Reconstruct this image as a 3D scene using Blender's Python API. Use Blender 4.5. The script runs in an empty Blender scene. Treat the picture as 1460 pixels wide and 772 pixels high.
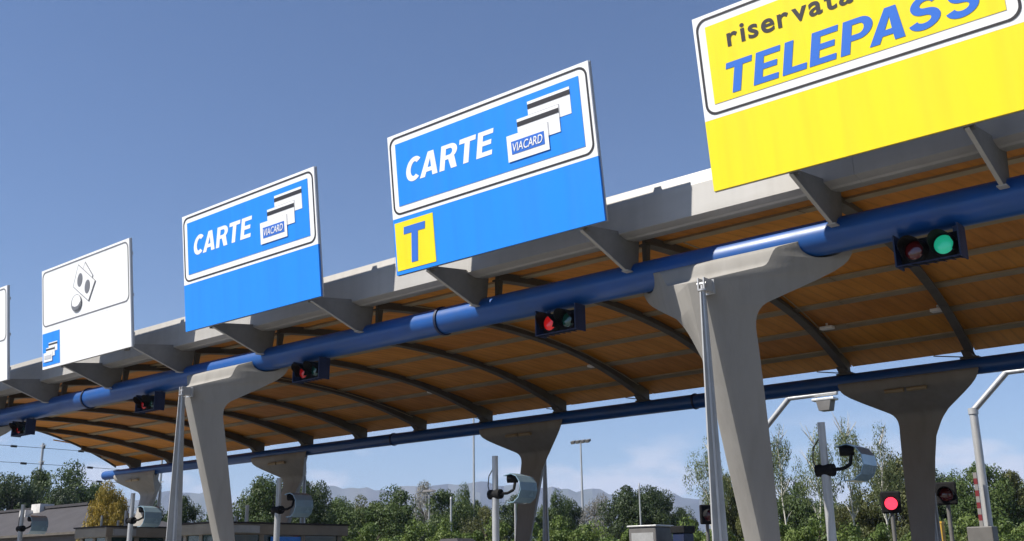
import bpy, bmesh, math, random
import numpy as np
from mathutils import Vector, Matrix

scene = bpy.context.scene
R = math.radians
# ---------------------------------------------------------------- camera
def _basis():
    # camera axes found from the vanishing points of the canopy and the poles
    c = (730.0, 386.0); f = 1494.0
    def ray(x, y): return Vector((x - c[0], -(y - c[1]), -f)).normalized()
    up = ray(650, -4900); wx = -ray(-1098, 836)
    wx = (wx - up * wx.dot(up)).normalized()
    wy = up.cross(wx)
    return Matrix((wx, wy, up))
cam_data = bpy.data.cameras.new('camera')
cam_data.sensor_fit = 'HORIZONTAL'; cam_data.sensor_width = 36.0
cam_data.lens = 36.0 * 1494.0 / 1460.0
cam_data.clip_start = 0.1; cam_data.clip_end = 30000
cam = bpy.data.objects.new('camera', cam_data)
m4 = _basis().to_4x4(); m4.translation = (0, 0, 1.6)
cam.matrix_world = m4
scene.collection.objects.link(cam); scene.camera = cam

# ---------------------------------------------------------------- sky, sun, exposure
SUN = Vector((-0.66, -1.0, 1.42)).normalized()
EXPOSURE = 0.72
world = bpy.data.worlds.new('World'); scene.world = world; world.use_nodes = True
wn = world.node_tree.nodes; wl = world.node_tree.links; wn.clear()
def WN(t, **k):
    n = wn.new(t)
    for a, b in k.items(): setattr(n, a, b)
    return n
sky = WN('ShaderNodeTexSky', sky_type='NISHITA', sun_disc=False)
sky.sun_elevation = math.asin(SUN.z); sky.sun_rotation = math.atan2(SUN.x, SUN.y)
sky.altitude = 200; sky.air_density = 1.0; sky.dust_density = 0.0; sky.ozone_density = 6.0
tc = WN('ShaderNodeTexCoord'); sep = WN('ShaderNodeSeparateXYZ'); wl.new(tc.outputs['Generated'], sep.inputs[0])
mp = WN('ShaderNodeMapping'); mp.inputs['Scale'].default_value = (9.0, 9.0, 26.0); mp.inputs['Location'].default_value = (7.0, 3.0, 1.0)
wl.new(tc.outputs['Generated'], mp.inputs[0])
nz = WN('ShaderNodeTexNoise'); nz.inputs['Scale'].default_value = 1.0; nz.inputs['Detail'].default_value = 7; nz.inputs['Roughness'].default_value = 0.55
wl.new(mp.outputs[0], nz.inputs[0])
cr = WN('ShaderNodeValToRGB'); cr.color_ramp.elements[0].position = 0.49; cr.color_ramp.elements[1].position = 0.61
wl.new(nz.outputs[0], cr.inputs[0])
band = WN('ShaderNodeValToRGB'); e = band.color_ramp.elements
e[0].position = 0.0; e[0].color = (1, 1, 1, 1); e[1].position = 0.135; e[1].color = (0, 0, 0, 1)
n1 = band.color_ramp.elements.new(0.085); n1.color = (0.75, 0.75, 0.75, 1)
wl.new(sep.outputs[2], band.inputs[0])
mm = WN('ShaderNodeMath', operation='MULTIPLY'); wl.new(cr.outputs[0], mm.inputs[0]); wl.new(band.outputs[0], mm.inputs[1])
mm2 = WN('ShaderNodeMath', operation='MULTIPLY'); wl.new(mm.outputs[0], mm2.inputs[0]); mm2.inputs[1].default_value = 0.75
mix = WN('ShaderNodeMixRGB'); wl.new(mm2.outputs[0], mix.inputs[0]); hsv = WN('ShaderNodeHueSaturation'); hsv.inputs['Hue'].default_value = 0.503; hsv.inputs['Saturation'].default_value = 1.0; wl.new(sky.outputs[0], hsv.inputs['Color']); wl.new(hsv.outputs[0], mix.inputs[1]); mix.inputs[2].default_value = (8.5, 8.2, 8.4, 1)
bg = WN('ShaderNodeBackground'); bg.inputs[1].default_value = 0.072
wl.new(mix.outputs[0], bg.inputs[0])
wo = WN('ShaderNodeOutputWorld'); wl.new(bg.outputs[0], wo.inputs[0])
sd = bpy.data.lights.new('sun', 'SUN'); sd.energy = 5.0; sd.angle = R(0.5); sd.color = (1.0, 0.95, 0.87)
sun = bpy.data.objects.new('sun', sd); sun.rotation_euler = SUN.to_track_quat('Z', 'Y').to_euler(); sun.location = (-20, -20, 40)
scene.collection.objects.link(sun)
vs = scene.view_settings; vs.view_transform = 'Standard'; vs.look = 'None'; vs.exposure = EXPOSURE; vs.gamma = 1.0; vs.use_curve_mapping = False
scene.cycles.max_bounces = 5; scene.cycles.volume_bounces = 0

# ---------------------------------------------------------------- helpers
COL = scene.collection
random.seed(7); rng = np.random.default_rng(11)
MATS = {}
def mat(name, col, rough=0.6, metal=0.0, noise=None, bump=0.0, bscale=40.0, spec=0.5, emit=None, estr=0.0, coat=0.0, trans=None, stretch=(1, 1, 1), planks=0, streak=0.0):
    """procedural material: base colour broken up by two noise layers, roughness wear and fine relief"""
    if name in MATS: return MATS[name]
    m = bpy.data.materials.new(name); m.use_nodes = True
    nt = m.node_tree; b = nt.nodes['Principled BSDF']; L = nt.links
    b.inputs['Roughness'].default_value = rough; b.inputs['Metallic'].default_value = metal
    b.inputs['Specular IOR Level'].default_value = spec; b.inputs['Coat Weight'].default_value = coat
    b.inputs['Base Color'].default_value = (*col, 1)
    t = nt.nodes.new('ShaderNodeTexCoord'); mp = nt.nodes.new('ShaderNodeMapping'); mp.inputs['Scale'].default_value = stretch
    L.new(t.outputs['Object'], mp.inputs[0])
    if noise:
        c2, sc, lo, hi = noise
        n = nt.nodes.new('ShaderNodeTexNoise'); n.inputs['Scale'].default_value = sc; n.inputs['Detail'].default_value = 6; n.inputs['Roughness'].default_value = 0.62
        L.new(mp.outputs[0], n.inputs[0])
        r = nt.nodes.new('ShaderNodeValToRGB'); r.color_ramp.elements[0].position = lo; r.color_ramp.elements[1].position = hi
        r.color_ramp.elements[0].color = (*col, 1); r.color_ramp.elements[1].color = (*c2, 1)
        L.new(n.outputs[0], r.inputs[0]); L.new(r.outputs[0], b.inputs['Base Color'])
        if planks:                               # board joints and grain
            wv = nt.nodes.new('ShaderNodeTexWave'); wv.wave_type = 'BANDS'; wv.bands_direction = 'X'; wv.inputs['Scale'].default_value = planks; wv.inputs['Distortion'].default_value = 0.25
            L.new(t.outputs['Object'], wv.inputs[0])
            wr = nt.nodes.new('ShaderNodeValToRGB'); wr.color_ramp.elements[0].position = 0.0; wr.color_ramp.elements[0].color = (.55, .52, .5, 1); wr.color_ramp.elements[1].position = 0.14; wr.color_ramp.elements[1].color = (1, 1, 1, 1)
            L.new(wv.outputs[0], wr.inputs[0])
            mu = nt.nodes.new('ShaderNodeMixRGB'); mu.blend_type = 'MULTIPLY'; mu.inputs[0].default_value = 0.35
            L.new(r.outputs[0], mu.inputs[1]); L.new(wr.outputs[0], mu.inputs[2]); L.new(mu.outputs[0], b.inputs['Base Color'])
        if streak:                               # rain streaks and grime running down
            m3 = nt.nodes.new('ShaderNodeMapping'); m3.inputs['Scale'].default_value = (5.5, 5.5, .30); L.new(t.outputs['Object'], m3.inputs[0])
            n3 = nt.nodes.new('ShaderNodeTexNoise'); n3.inputs['Scale'].default_value = 1.3; n3.inputs['Detail'].default_value = 5; L.new(m3.outputs[0], n3.inputs[0])
            r3 = nt.nodes.new('ShaderNodeValToRGB'); r3.color_ramp.elements[0].position = .44; r3.color_ramp.elements[1].position = .66; r3.color_ramp.elements[0].color = (1, 1, 1, 1); r3.color_ramp.elements[1].color = (.62, .60, .57, 1)
            L.new(n3.outputs[0], r3.inputs[0])
            mu = nt.nodes.new('ShaderNodeMixRGB'); mu.blend_type = 'MULTIPLY'; mu.inputs[0].default_value = streak
            L.new(r.outputs[0], mu.inputs[1]); L.new(r3.outputs[0], mu.inputs[2]); L.new(mu.outputs[0], b.inputs['Base Color'])
        mr = nt.nodes.new('ShaderNodeMapRange'); mr.inputs[3].default_value = max(0.05, rough - 0.1); mr.inputs[4].default_value = min(1, rough + 0.15)
        L.new(n.outputs[0], mr.inputs[0]); L.new(mr.outputs[0], b.inputs['Roughness'])
    if bump:
        n2 = nt.nodes.new('ShaderNodeTexNoise'); n2.inputs['Scale'].default_value = bscale; n2.inputs['Detail'].default_value = 4
        L.new(mp.outputs[0], n2.inputs[0])
        bp = nt.nodes.new('ShaderNodeBump'); bp.inputs['Strength'].default_value = bump; bp.inputs['Distance'].default_value = 0.02
        L.new(n2.outputs[0], bp.inputs['Height']); L.new(bp.outputs[0], b.inputs['Normal'])
    if emit:
        b.inputs['Emission Color'].default_value = (*emit, 1); b.inputs['Emission Strength'].default_value = estr
    if trans:
        b.inputs['Transmission Weight'].default_value = trans
    MATS[name] = m
    return m

class MB:
    """collects boxes, prisms, tubes, discs and builds them as one mesh"""
    def __init__(s): s.v = []; s.f = []
    def add(s, vs, fs):
        o = len(s.v); s.v += [tuple(p) for p in vs]; s.f += [tuple(i + o for i in f) for f in fs]; return s
    def box(s, a, b):
        (x0, y0, z0), (x1, y1, z1) = a, b
        return s.add([(x0, y0, z0), (x1, y0, z0), (x1, y1, z0), (x0, y1, z0), (x0, y0, z1), (x1, y0, z1), (x1, y1, z1), (x0, y1, z1)],
                     [(0, 3, 2, 1), (4, 5, 6, 7), (0, 1, 5, 4), (1, 2, 6, 5), (2, 3, 7, 6), (3, 0, 4, 7)])
    def prism(s, poly, d0, d1, axis):
        """extrude a 2D polygon along an axis: 'x' (poly is y,z), 'y' (x,z), 'z' (x,y)"""
        def p(a, b, d): return {'x': (d, a, b), 'y': (a, d, b), 'z': (a, b, d)}[axis]
        n = len(poly)
        return s.add([p(a, b, d0) for a, b in poly] + [p(a, b, d1) for a, b in poly],
                     [tuple(range(n))[::-1], tuple(range(n, 2 * n))] + [(i, (i + 1) % n, n + (i + 1) % n, n + i) for i in range(n)])
    def tube(s, p0, p1, r0, r1=None, n=12):
        r1 = r0 if r1 is None else r1
        p0 = Vector(p0); p1 = Vector(p1); d = (p1 - p0).normalized()
        a = d.orthogonal().normalized(); b = d.cross(a); vs = []
        for p, r in ((p0, r0), (p1, r1)):
            for i in range(n):
                t = 2 * math.pi * i / n; vs.append(p + (a * math.cos(t) + b * math.sin(t)) * r)
        return s.add(vs, [tuple(range(n))[::-1], tuple(range(n, 2 * n))] + [(i, (i + 1) % n, n + (i + 1) % n, n + i) for i in range(n)])
    def loft(s, rings):
        n = len(rings[0]); vs = [p for r in rings for p in r]; fs = [tuple(range(n))[::-1], tuple(range((len(rings) - 1) * n, len(rings) * n))]
        for k in range(len(rings) - 1):
            fs += [(k * n + i, k * n + (i + 1) % n, (k + 1) * n + (i + 1) % n, (k + 1) * n + i) for i in range(n)]
        return s.add(vs, fs)
    def mesh(s, name, smooth=False):
        me = bpy.data.meshes.new(name); me.from_pydata(s.v, [], s.f); me.update()
        bm = bmesh.new(); bm.from_mesh(me); bmesh.ops.recalc_face_normals(bm, faces=bm.faces); bm.to_mesh(me); bm.free()
        if smooth:
            me.polygons.foreach_set('use_smooth', [True] * len(me.polygons))
            if hasattr(me, 'set_sharp_from_angle'): me.set_sharp_from_angle(angle=R(35))
        return me
    def build(s, name, m, parent=None, loc=(0, 0, 0), rotz=0.0, smooth=False, bevel=0.0):
        me = s.mesh(name, smooth); me.materials.append(m)
        o = bpy.data.objects.new(name, me); COL.objects.link(o); o.location = loc; o.rotation_euler = (0, 0, rotz)
        if parent: o.parent = parent
        if bevel:
            bv = o.modifiers.new('bevel', 'BEVEL'); bv.width = bevel; bv.segments = 2; bv.limit_method = 'ANGLE'; bv.angle_limit = R(40)
        return o
def tag(o, label=None, cat=None, group=None, kind=None):
    if label: o['label'] = label
    if cat: o['category'] = cat
    if group: o['group'] = group
    if kind: o['kind'] = kind
    return o
def empty(name, loc=(0, 0, 0), label=None, cat=None, group=None):
    o = bpy.data.objects.new(name, None); COL.objects.link(o); o.location = loc; o.empty_display_size = 0.3
    return tag(o, label, cat, group)
def dup(o, parent=None, loc=None):
    c = o.copy(); COL.objects.link(c)
    if parent: c.parent = parent
    if loc is not None: c.location = loc
    return c
def dup_tree(o, loc, label=None, parent=None):
    c = dup(o, parent, loc)
    if label: c['label'] = label
    for ch in list(o.children): dup_tree(ch, ch.location, None, c)
    return c
def linked(name, me, parent, loc):
    o = bpy.data.objects.new(name, me); COL.objects.link(o); o.location = loc
    if parent: o.parent = parent
    return o

# ---------------------------------------------------------------- materials
M_asph = mat('asphalt', (0.055, 0.053, 0.05), 0.9, noise=((0.09, 0.087, 0.082), 0.7, 0.35, 0.7), bump=0.3, bscale=60)
M_field = mat('dry_grass_ground', (0.10, 0.11, 0.045), 0.95, noise=((0.16, 0.14, 0.07), 0.05, 0.35, 0.65))
M_conc_pave = mat('worn_asphalt_paving', (0.095, 0.09, 0.08), 0.85, noise=((0.07, 0.066, 0.06), 0.6, 0.35, 0.7), bump=0.2, bscale=50)
M_kerb = mat('kerb_concrete', (0.38, 0.37, 0.35), 0.85, noise=((0.26, 0.25, 0.23), 3.0, 0.4, 0.7), bump=0.2)
M_mark = mat('road_paint', (0.75, 0.75, 0.72), 0.7, noise=((0.5, 0.5, 0.48), 4, 0.45, 0.75))
M_column = mat('column_concrete', (0.275, 0.26, 0.237), 0.72, noise=((0.24, 0.226, 0.203), 1.1, 0.38, 0.72), bump=0.12, bscale=25, stretch=(1.6, 1.6, 0.35), streak=0.2)
M_steel = mat('pale_steel', (0.44, 0.44, 0.43), 0.42, metal=0.35, noise=((0.34, 0.34, 0.33), 3, 0.4, 0.7))
M_strut = mat('brushed_strut_steel', (0.55, 0.54, 0.52), 0.38, metal=0.55, noise=((0.42, 0.41, 0.4), 4, 0.4, 0.7), stretch=(2, 2, 0.4))
M_blue = mat('blue_pipe_paint', (0.005, 0.072, 0.29), 0.38, noise=((0.012, 0.066, 0.22), 2.4, 0.38, 0.75), coat=0.2, bump=0.03, bscale=12)
M_fascia = mat('fascia_sheet_metal', (0.45, 0.435, 0.41), 0.5, metal=0.15, noise=((0.37, 0.355, 0.33), 0.9, 0.4, 0.72), stretch=(0.5, 1, 2.2), streak=0.15)
M_bracket = mat('bracket_paint', (0.20, 0.19, 0.175), 0.6, noise=((0.145, 0.137, 0.125), 2.5, 0.4, 0.7))
M_rib = mat('rib_dark_steel', (0.10, 0.085, 0.066), 0.65, noise=((0.07, 0.06, 0.048), 2, 0.4, 0.7))
M_purlin = mat('purlin_grey_paint', (0.36, 0.28, 0.17), 0.65, noise=((0.28, 0.215, 0.13), 2, 0.4, 0.7))
M_wood = mat('ceiling_plywood', (0.50, 0.225, 0.062), 0.62, noise=((0.36, 0.15, 0.04), 1.2, 0.3, 0.75), bump=0.1, bscale=30, stretch=(2.6, 0.45, 1))
M_roof = mat('roof_sheet', (0.35, 0.34, 0.33), 0.5, noise=((0.28, 0.27, 0.26), 1, 0.4, 0.7))
M_white = mat('sign_white_film', (0.85, 0.85, 0.842), 0.35, noise=((0.78, 0.772, 0.755), 1.6, 0.42, 0.85), stretch=(2.2, 1, .3), streak=0.12)
M_sblue = mat('sign_blue_film', (0.012, 0.245, 0.85), 0.35, noise=((0.011, 0.220, 0.765), 1.6, 0.42, 0.85), stretch=(2.2, 1, .3), streak=0.12)
M_syel = mat('sign_yellow_film', (0.90, 0.705, 0.006), 0.35, noise=((0.83, 0.635, 0.006), 1.6, 0.42, 0.85), stretch=(2.2, 1, .3), streak=0.12)
M_black = mat('sign_black_print', (0.03, 0.026, 0.026), 0.4)
M_lblue = mat('sign_letter_blue', (0.034, 0.150, 0.58), 0.35)
M_grey = mat('sign_grey_print', (0.16, 0.16, 0.17), 0.4)
M_lgrey = mat('sign_light_grey_print', (0.52, 0.52, 0.54), 0.4)
M_back = mat('sign_back_aluminium', (0.42, 0.42, 0.42), 0.45, metal=0.6)
M_dark = mat('black_housing', (0.009, 0.009, 0.010), 0.75, spec=0.15, noise=((0.02, 0.02, 0.02), 8, 0.4, 0.7))
M_tblue = mat('traffic_frame_blue', (0.006, 0.016, 0.06), 0.5, noise=((0.005, 0.012, 0.042), 5, 0.4, 0.7))
M_ron = mat('red_lamp_lit', (0.5, 0.02, 0.03), 0.25, emit=(1.0, 0.05, 0.10), estr=1.1)
M_rglow = mat('red_lamp_weak', (0.35, 0.01, 0.012), 0.18, emit=(1.0, 0.02, 0.02), estr=0.05, coat=0.6)
M_rred = mat('red_lamp_middling', (0.5, 0.02, 0.02), 0.18, emit=(1.0, 0.02, 0.02), estr=0.16, coat=0.6)
M_roff = mat('red_lens_dark', (0.10, 0.008, 0.010), 0.12, coat=0.8)
M_gon = mat('green_lamp_lit', (0.03, 0.35, 0.22), 0.2, emit=(0.02, 0.62, 0.36), estr=0.24, coat=0.6)
M_goff = mat('green_lens_dark', (0.012, 0.07, 0.055), 0.12, coat=0.8)
M_galv = mat('galvanised_pole', (0.50, 0.50, 0.49), 0.42, metal=0.45, noise=((0.38, 0.38, 0.375), 5, 0.4, 0.7), stretch=(3, 3, 0.5))
M_mirror = mat('pale_blue_hood', (0.24, 0.36, 0.44), 0.22, metal=0.2, noise=((0.18, 0.28, 0.36), 2, 0.4, 0.75), coat=0.4)
M_glassdk = mat('dark_green_glass', (0.015, 0.045, 0.04), 0.08, coat=0.5)
M_booth = mat('booth_painted_panel', (0.30, 0.265, 0.21), 0.6, noise=((0.22, 0.195, 0.155), 1.5, 0.4, 0.72))
M_bwall = mat('building_render', (0.17, 0.15, 0.135), 0.85, noise=((0.13, 0.115, 0.105), 0.6, 0.38, 0.7), bump=0.1)
M_broof = mat('building_roof_felt', (0.045, 0.041, 0.044), 0.9, noise=((0.034, 0.031, 0.034), 0.8, 0.35, 0.7), bump=0.1)
M_bwhite = mat('chimney_white', (0.6, 0.58, 0.55), 0.8, noise=((0.45, 0.43, 0.4), 3, 0.4, 0.7))
M_cab = mat('cabinet_grey', (0.14, 0.135, 0.128), 0.55, noise=((0.105, 0.10, 0.095), 2.5, 0.4, 0.7))
M_yel = mat('yellow_post_paint', (0.55, 0.33, 0.03), 0.5, noise=((0.4, 0.24, 0.03), 4, 0.4, 0.7))
M_redp = mat('barrier_red_film', (0.16, 0.02, 0.025), 0.4)
M_whp = mat('barrier_white_film', (0.21, 0.20, 0.195), 0.4)
M_lamp = mat('lamp_white_plastic', (0.8, 0.79, 0.76), 0.4)
M_wire = mat('wire_dark', (0.03, 0.03, 0.03), 0.6)
M_bark = mat('bark_brown', (0.085, 0.065, 0.045), 0.9, noise=((0.05, 0.04, 0.03), 6, 0.4, 0.7), bump=0.4, bscale=20)
M_birch = mat('bark_birch', (0.50, 0.48, 0.43), 0.8, noise=((0.16, 0.14, 0.12), 5, 0.5, 0.7), bump=0.2, stretch=(1, 1, 0.4))
M_mount = mat('mountain_forest', (0.045, 0.06, 0.035), 0.95, noise=((0.10, 0.10, 0.08), 0.004, 0.4, 0.65))
def leafmat(name, c1, c2):
    m = bpy.data.materials.new(name); m.use_nodes = True; nt = m.node_tree; L = nt.links; b = nt.nodes['Principled BSDF']
    b.inputs['Roughness'].default_value = 0.55; b.inputs['Specular IOR Level'].default_value = 0.3
    a = nt.nodes.new('ShaderNodeAttribute'); a.attribute_name = 'tint'
    oi = nt.nodes.new('ShaderNodeObjectInfo')
    r = nt.nodes.new('ShaderNodeValToRGB'); r.color_ramp.elements[0].color = (*c1, 1); r.color_ramp.elements[1].color = (*c2, 1)
    L.new(a.outputs['Fac'], r.inputs[0])
    hs = nt.nodes.new('ShaderNodeHueSaturation'); mr = nt.nodes.new('ShaderNodeMapRange'); mr.inputs[3].default_value = 0.8; mr.inputs[4].default_value = 1.15
    L.new(oi.outputs['Random'], mr.inputs[0]); L.new(mr.outputs[0], hs.inputs['Value']); L.new(r.outputs[0], hs.inputs['Color'])
    L.new(hs.outputs[0], b.inputs['Base Color'])
    tr = nt.nodes.new('ShaderNodeBsdfTranslucent'); L.new(hs.outputs[0], tr.inputs[0])
    mx = nt.nodes.new('ShaderNodeMixShader'); mx.inputs[0].default_value = 0.28
    L.new(b.outputs[0], mx.inputs[1]); L.new(tr.outputs[0], mx.inputs[2]); L.new(mx.outputs[0], nt.nodes['Material Output'].inputs[0])
    return m
LEAF = {'dark': leafmat('leaf_dark', (0.025, 0.048, 0.018), (0.069, 0.098, 0.032)),
        'mid': leafmat('leaf_mid', (0.034, 0.069, 0.018), (0.109, 0.149, 0.041)),
        'olive': leafmat('leaf_olive', (0.052, 0.069, 0.021), (0.144, 0.149, 0.048)),
        'silver': leafmat('leaf_silver', (0.138, 0.138, 0.115), (0.299, 0.287, 0.253)),
        'birch': leafmat('leaf_birch', (0.069, 0.098, 0.034), (0.172, 0.201, 0.086)),
        'yellow': leafmat('leaf_yellow', (0.161, 0.138, 0.023), (0.414, 0.287, 0.046)),
        'shrub': leafmat('leaf_shrub', (0.052, 0.098, 0.021), (0.161, 0.207, 0.046))}

# ---------------------------------------------------------------- setting
K = -0.165                       # the frames of the canopy stand slightly askew to its length
def SX(u, y): return u + K * (y - 11.4)
ground = tag(MB().add([(-5300, -5300, -0.02), (5300, -5300, -0.02), (5300, 5300, -0.02), (-5300, 5300, -0.02)], [(0, 1, 2, 3)]).build('ground', M_field), kind='structure')
plaza = tag(MB().add([(-75, -30, 0), (30, -30, 0), (30, 34, 0), (-75, 34, 0)], [(0, 1, 2, 3)]).build('road', M_conc_pave), kind='structure')
road2 = tag(MB().add([(-300, -34, -0.008), (-75, -34, -0.008), (-75, 36, -0.008), (-300, 36, -0.008)], [(0, 1, 2, 3)]).build('road', M_asph), kind='structure')
for i in range(-2, 7):
    u = -6 - 5.25 * i
    b = MB(); hw = 1.0
    ring = []
    ys = (4.5, 28.5)
    pts = [(-hw, ys[0] + 1), (-hw * .6, ys[0] + .25), (0, ys[0]), (hw * .6, ys[0] + .25), (hw, ys[0] + 1), (hw, ys[1] - 1), (hw * .6, ys[1] - .25), (0, ys[1]), (-hw * .6, ys[1] - .25), (-hw, ys[1] - 1)]
    pts = [(SX(u + x, y), y) for x, y in pts]
    b.prism(pts, -0.01, 0.15, 'z')
    tag(b.build('kerbed_island', M_kerb, bevel=0.02), kind='structure')
for i in range(-2, 7):
    u = -6 - 5.25 * i + 2.62
    b = MB()
    for s in (-1.45, 1.45):
        b.add([(SX(u + s - .06, -20), -20, .004), (SX(u + s + .06, -20), -20, .004), (SX(u + s + .06, 4), 4, .004), (SX(u + s - .06, 4), 4, .004)], [(0, 1, 2, 3)])
    tag(b.build('lane_marking', M_mark), kind='structure')

# far ridge of blue mountains, built at its distance
RIDGE = [(-110, .05), (-95, .062), (-80, .05), (-66.82, 0.0477), (-64.04, 0.0451), (-59.91, 0.0621), (-58.26, 0.0696), (-57.08, 0.0759), (-56.18, 0.0667), (-54.74, 0.0574), (-52.5, .069), (-50.48, 0.0762), (-49.01, 0.073), (-46.79, 0.0715), (-44.55, 0.0757), (-43.05, 0.0767), (-41.92, 0.0778), (-40.04, 0.0747), (-37.78, 0.0702), (-35.91, 0.069), (-34.06, 0.0625), (-31.84, 0.0629), (-30.39, 0.0597), (-28.24, 0.0543), (-23.35, 0.0476), (-18.4, 0.0401), (-14.37, 0.0349), (0, .03), (20, .04), (45, .03), (70, .045)]
def ridge():
    az = np.array([a for a, _ in RIDGE]); el = np.array([e_ for _, e_ in RIDGE])
    A = np.linspace(az[0], az[-1], 420); E = np.interp(A, az, el)
    E = np.convolve(np.pad(E, 3, 'edge'), np.ones(7) / 7, 'valid')
    E += 0.0016 * np.sin(A * 3.1) + 0.0010 * np.sin(A * 7.7 + 1) + 0.0005 * np.sin(A * 19 + 2)
    prof = [(3300, 0.0), (3550, .22), (3750, .5), (3900, .78), (4050, 1.0), (4300, .7), (4700, 0.0)]
    vs = []; fs = []
    for j, (d, k) in enumerate(prof):
        w = 1 + .10 * np.sin(A * 2.3 + j * 1.7) + .06 * np.sin(A * 6.1 + j * 2.9)
        for i, a in enumerate(A):
            z = E[i] * 4050 * k * (w[i] if 0 < j < 4 else 1.0)
            dd = d + (40 * math.sin(a * 1.9 + j))
            vs.append((dd * math.sin(R(a)), dd * math.cos(R(a)), z - 3))
    n = len(A)
    for j in range(len(prof) - 1):
        for i in range(n - 1): fs.append((j * n + i, j * n + i + 1, (j + 1) * n + i + 1, (j + 1) * n + i))
    return MB().add(vs, fs).build('mountains', M_mount, smooth=True)
tag(ridge(), kind='structure')

# ---------------------------------------------------------------- canopy
U0, U1 = -38.4, 3.3
def UE(y): return -38.4 + .73 * (22.4 - y)      # the far end of the roof is cut at an angle
RIBS = [-4.69 - 2.625 * i for i in range(-3, 13)]
RIBS = [u for u in RIBS if U0 - .05 <= u <= U1]
def zc(y):                      # underside of the boards
    d = y - 16.7
    return 6.27 - 0.0149 * d * d
PUR = [12.15, 13.68, 15.21, 16.74, 18.28, 19.82, 21.3]
YF, YB = 11.3, 22.5
canopy = empty('toll_canopy', (SX(-16.5, 16.7), 16.7, 0), 'long barrel-vaulted toll canopy with orange-brown boarded ceiling and grey fascia', 'canopy')
CL = Vector(canopy.location)
def cb(b, name, m, **k): return b.build(name, m, canopy, loc=-CL, **k)
# roof shell above the boards
N = 24; yy = [YF + (YB - YF) * i / N for i in range(N + 1)]
b = MB(); vs = []
for y in yy:
    for z in (zc(y) + .06, zc(y) + .16):
        vs += [(SX(UE(y) - .05, y), y, z), (SX(U1, y), y, z)]
fs = []
for i in range(N):
    a = i * 4; c = a + 4
    fs += [(a, a + 1, c + 1, c), (a + 2, c + 2, c + 3, a + 3), (a, c, c + 2, a + 2), (a + 1, a + 3, c + 3, c + 1)]
fs += [(0, 2, 3, 1), (N * 4, N * 4 + 1, N * 4 + 3, N * 4 + 2)]
cb(b.add(vs, fs), 'roof', M_roof, smooth=True)
# boarded ceiling, one panel for every bay between ribs and purlins
rows = [YF] + PUR + [YB]
for j in range(len(rows) - 1):
    y0, y1 = rows[j] + .012, rows[j + 1] - .012
    ym = (y0 + y1) / 2
    W = 2.625 - .03
    vs = []; n = 4
    for i in range(n + 1):
        y = y0 + (y1 - y0) * i / n
        for dz in (0, .045):
            for x in (-W / 2, W / 2):
                vs.append((x + K * (y - ym), y - ym, zc(y) + dz - zc(ym)))
    fs = []
    for i in range(n):
        a = i * 4; c = a + 4
        fs += [(a, c, c + 1, a + 1), (a + 2, a + 3, c + 3, c + 2), (a, a + 2, c + 2, c), (a + 1, c + 1, c + 3, a + 3)]
    fs += [(0, 1, 3, 2), (n * 4, n * 4 + 2, n * 4 + 3, n * 4 + 1)]
    variants = []
    for q in range(3):
        me = MB().add(vs, fs).mesh('ceiling_panel'); variants.append(me)
        c0 = (0.78 - .07 * q, 0.305 - .035 * q, 0.018 - .002 * q)
        me.materials.append(mat('ceiling_plywood_%s' % 'abc'[q], c0, 0.6, noise=((c0[0] * .7, c0[1] * .66, c0[2] * .62), 1.1 + .3 * q, 0.3, 0.75), bump=0.1, bscale=30, stretch=(2.6, 0.45, 1), planks=1.45))
    for u in RIBS[1:] + [RIBS[-1] - 2.625]:
        L0 = Vector((SX(u + 1.3125, ym), ym, zc(ym) + random.uniform(-.006, .006))) - CL
        if UE(y0) <= u + .01: linked('ceiling_panel', random.choice(variants), canopy, L0); continue
        if UE(y1) >= u + 2.55: continue
        v2 = []
        for (x, y, z) in vs:                      # panels trimmed along the angled end
            lo = UE(y + ym) - (u + 1.3125)
            v2.append((max(x - K * y, min(lo, W / 2 - .01)) + K * y, y, z))
        me = MB().add(v2, fs).mesh('ceiling_panel'); me.materials.append(variants[0].materials[0]); linked('ceiling_panel', me, canopy, L0)
vs = []
for y in yy:
    for dz in (-.05, .19):
        for du in (-.10, -.04): vs.append((SX(UE(y) + du, y), y, zc(y) + dz))
fs = [(0, 1, 3, 2), (N * 4, N * 4 + 2, N * 4 + 3, N * 4 + 1)]
for i in range(N):
    a = i * 4; c = a + 4; fs += [(a, c, c + 1, a + 1), (a + 2, a + 3, c + 3, c + 2), (a, a + 2, c + 2, c), (a + 1, c + 1, c + 3, a + 3)]
cb(MB().add(vs, fs), 'verge', M_rib)
# purlins run the length of the vault under the boards
for y in PUR:
    for k in range(4):
        a = UE(y) + (U1 - UE(y)) * k / 4; c = UE(y) + (U1 - UE(y)) * (k + 1) / 4 - .02
        sl = -2 * 0.0149 * (y - 16.7)
        poly = [(y - .13, zc(y) - .035 - .13 * sl), (y + .13, zc(y) - .035 + .13 * sl), (y + .13, zc(y) - .003 + .13 * sl), (y - .13, zc(y) - .003 - .13 * sl)]
        bb = MB().prism(poly, SX(a, y), SX(c, y), 'x')
        cb(bb, 'purlin', M_purlin)
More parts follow.
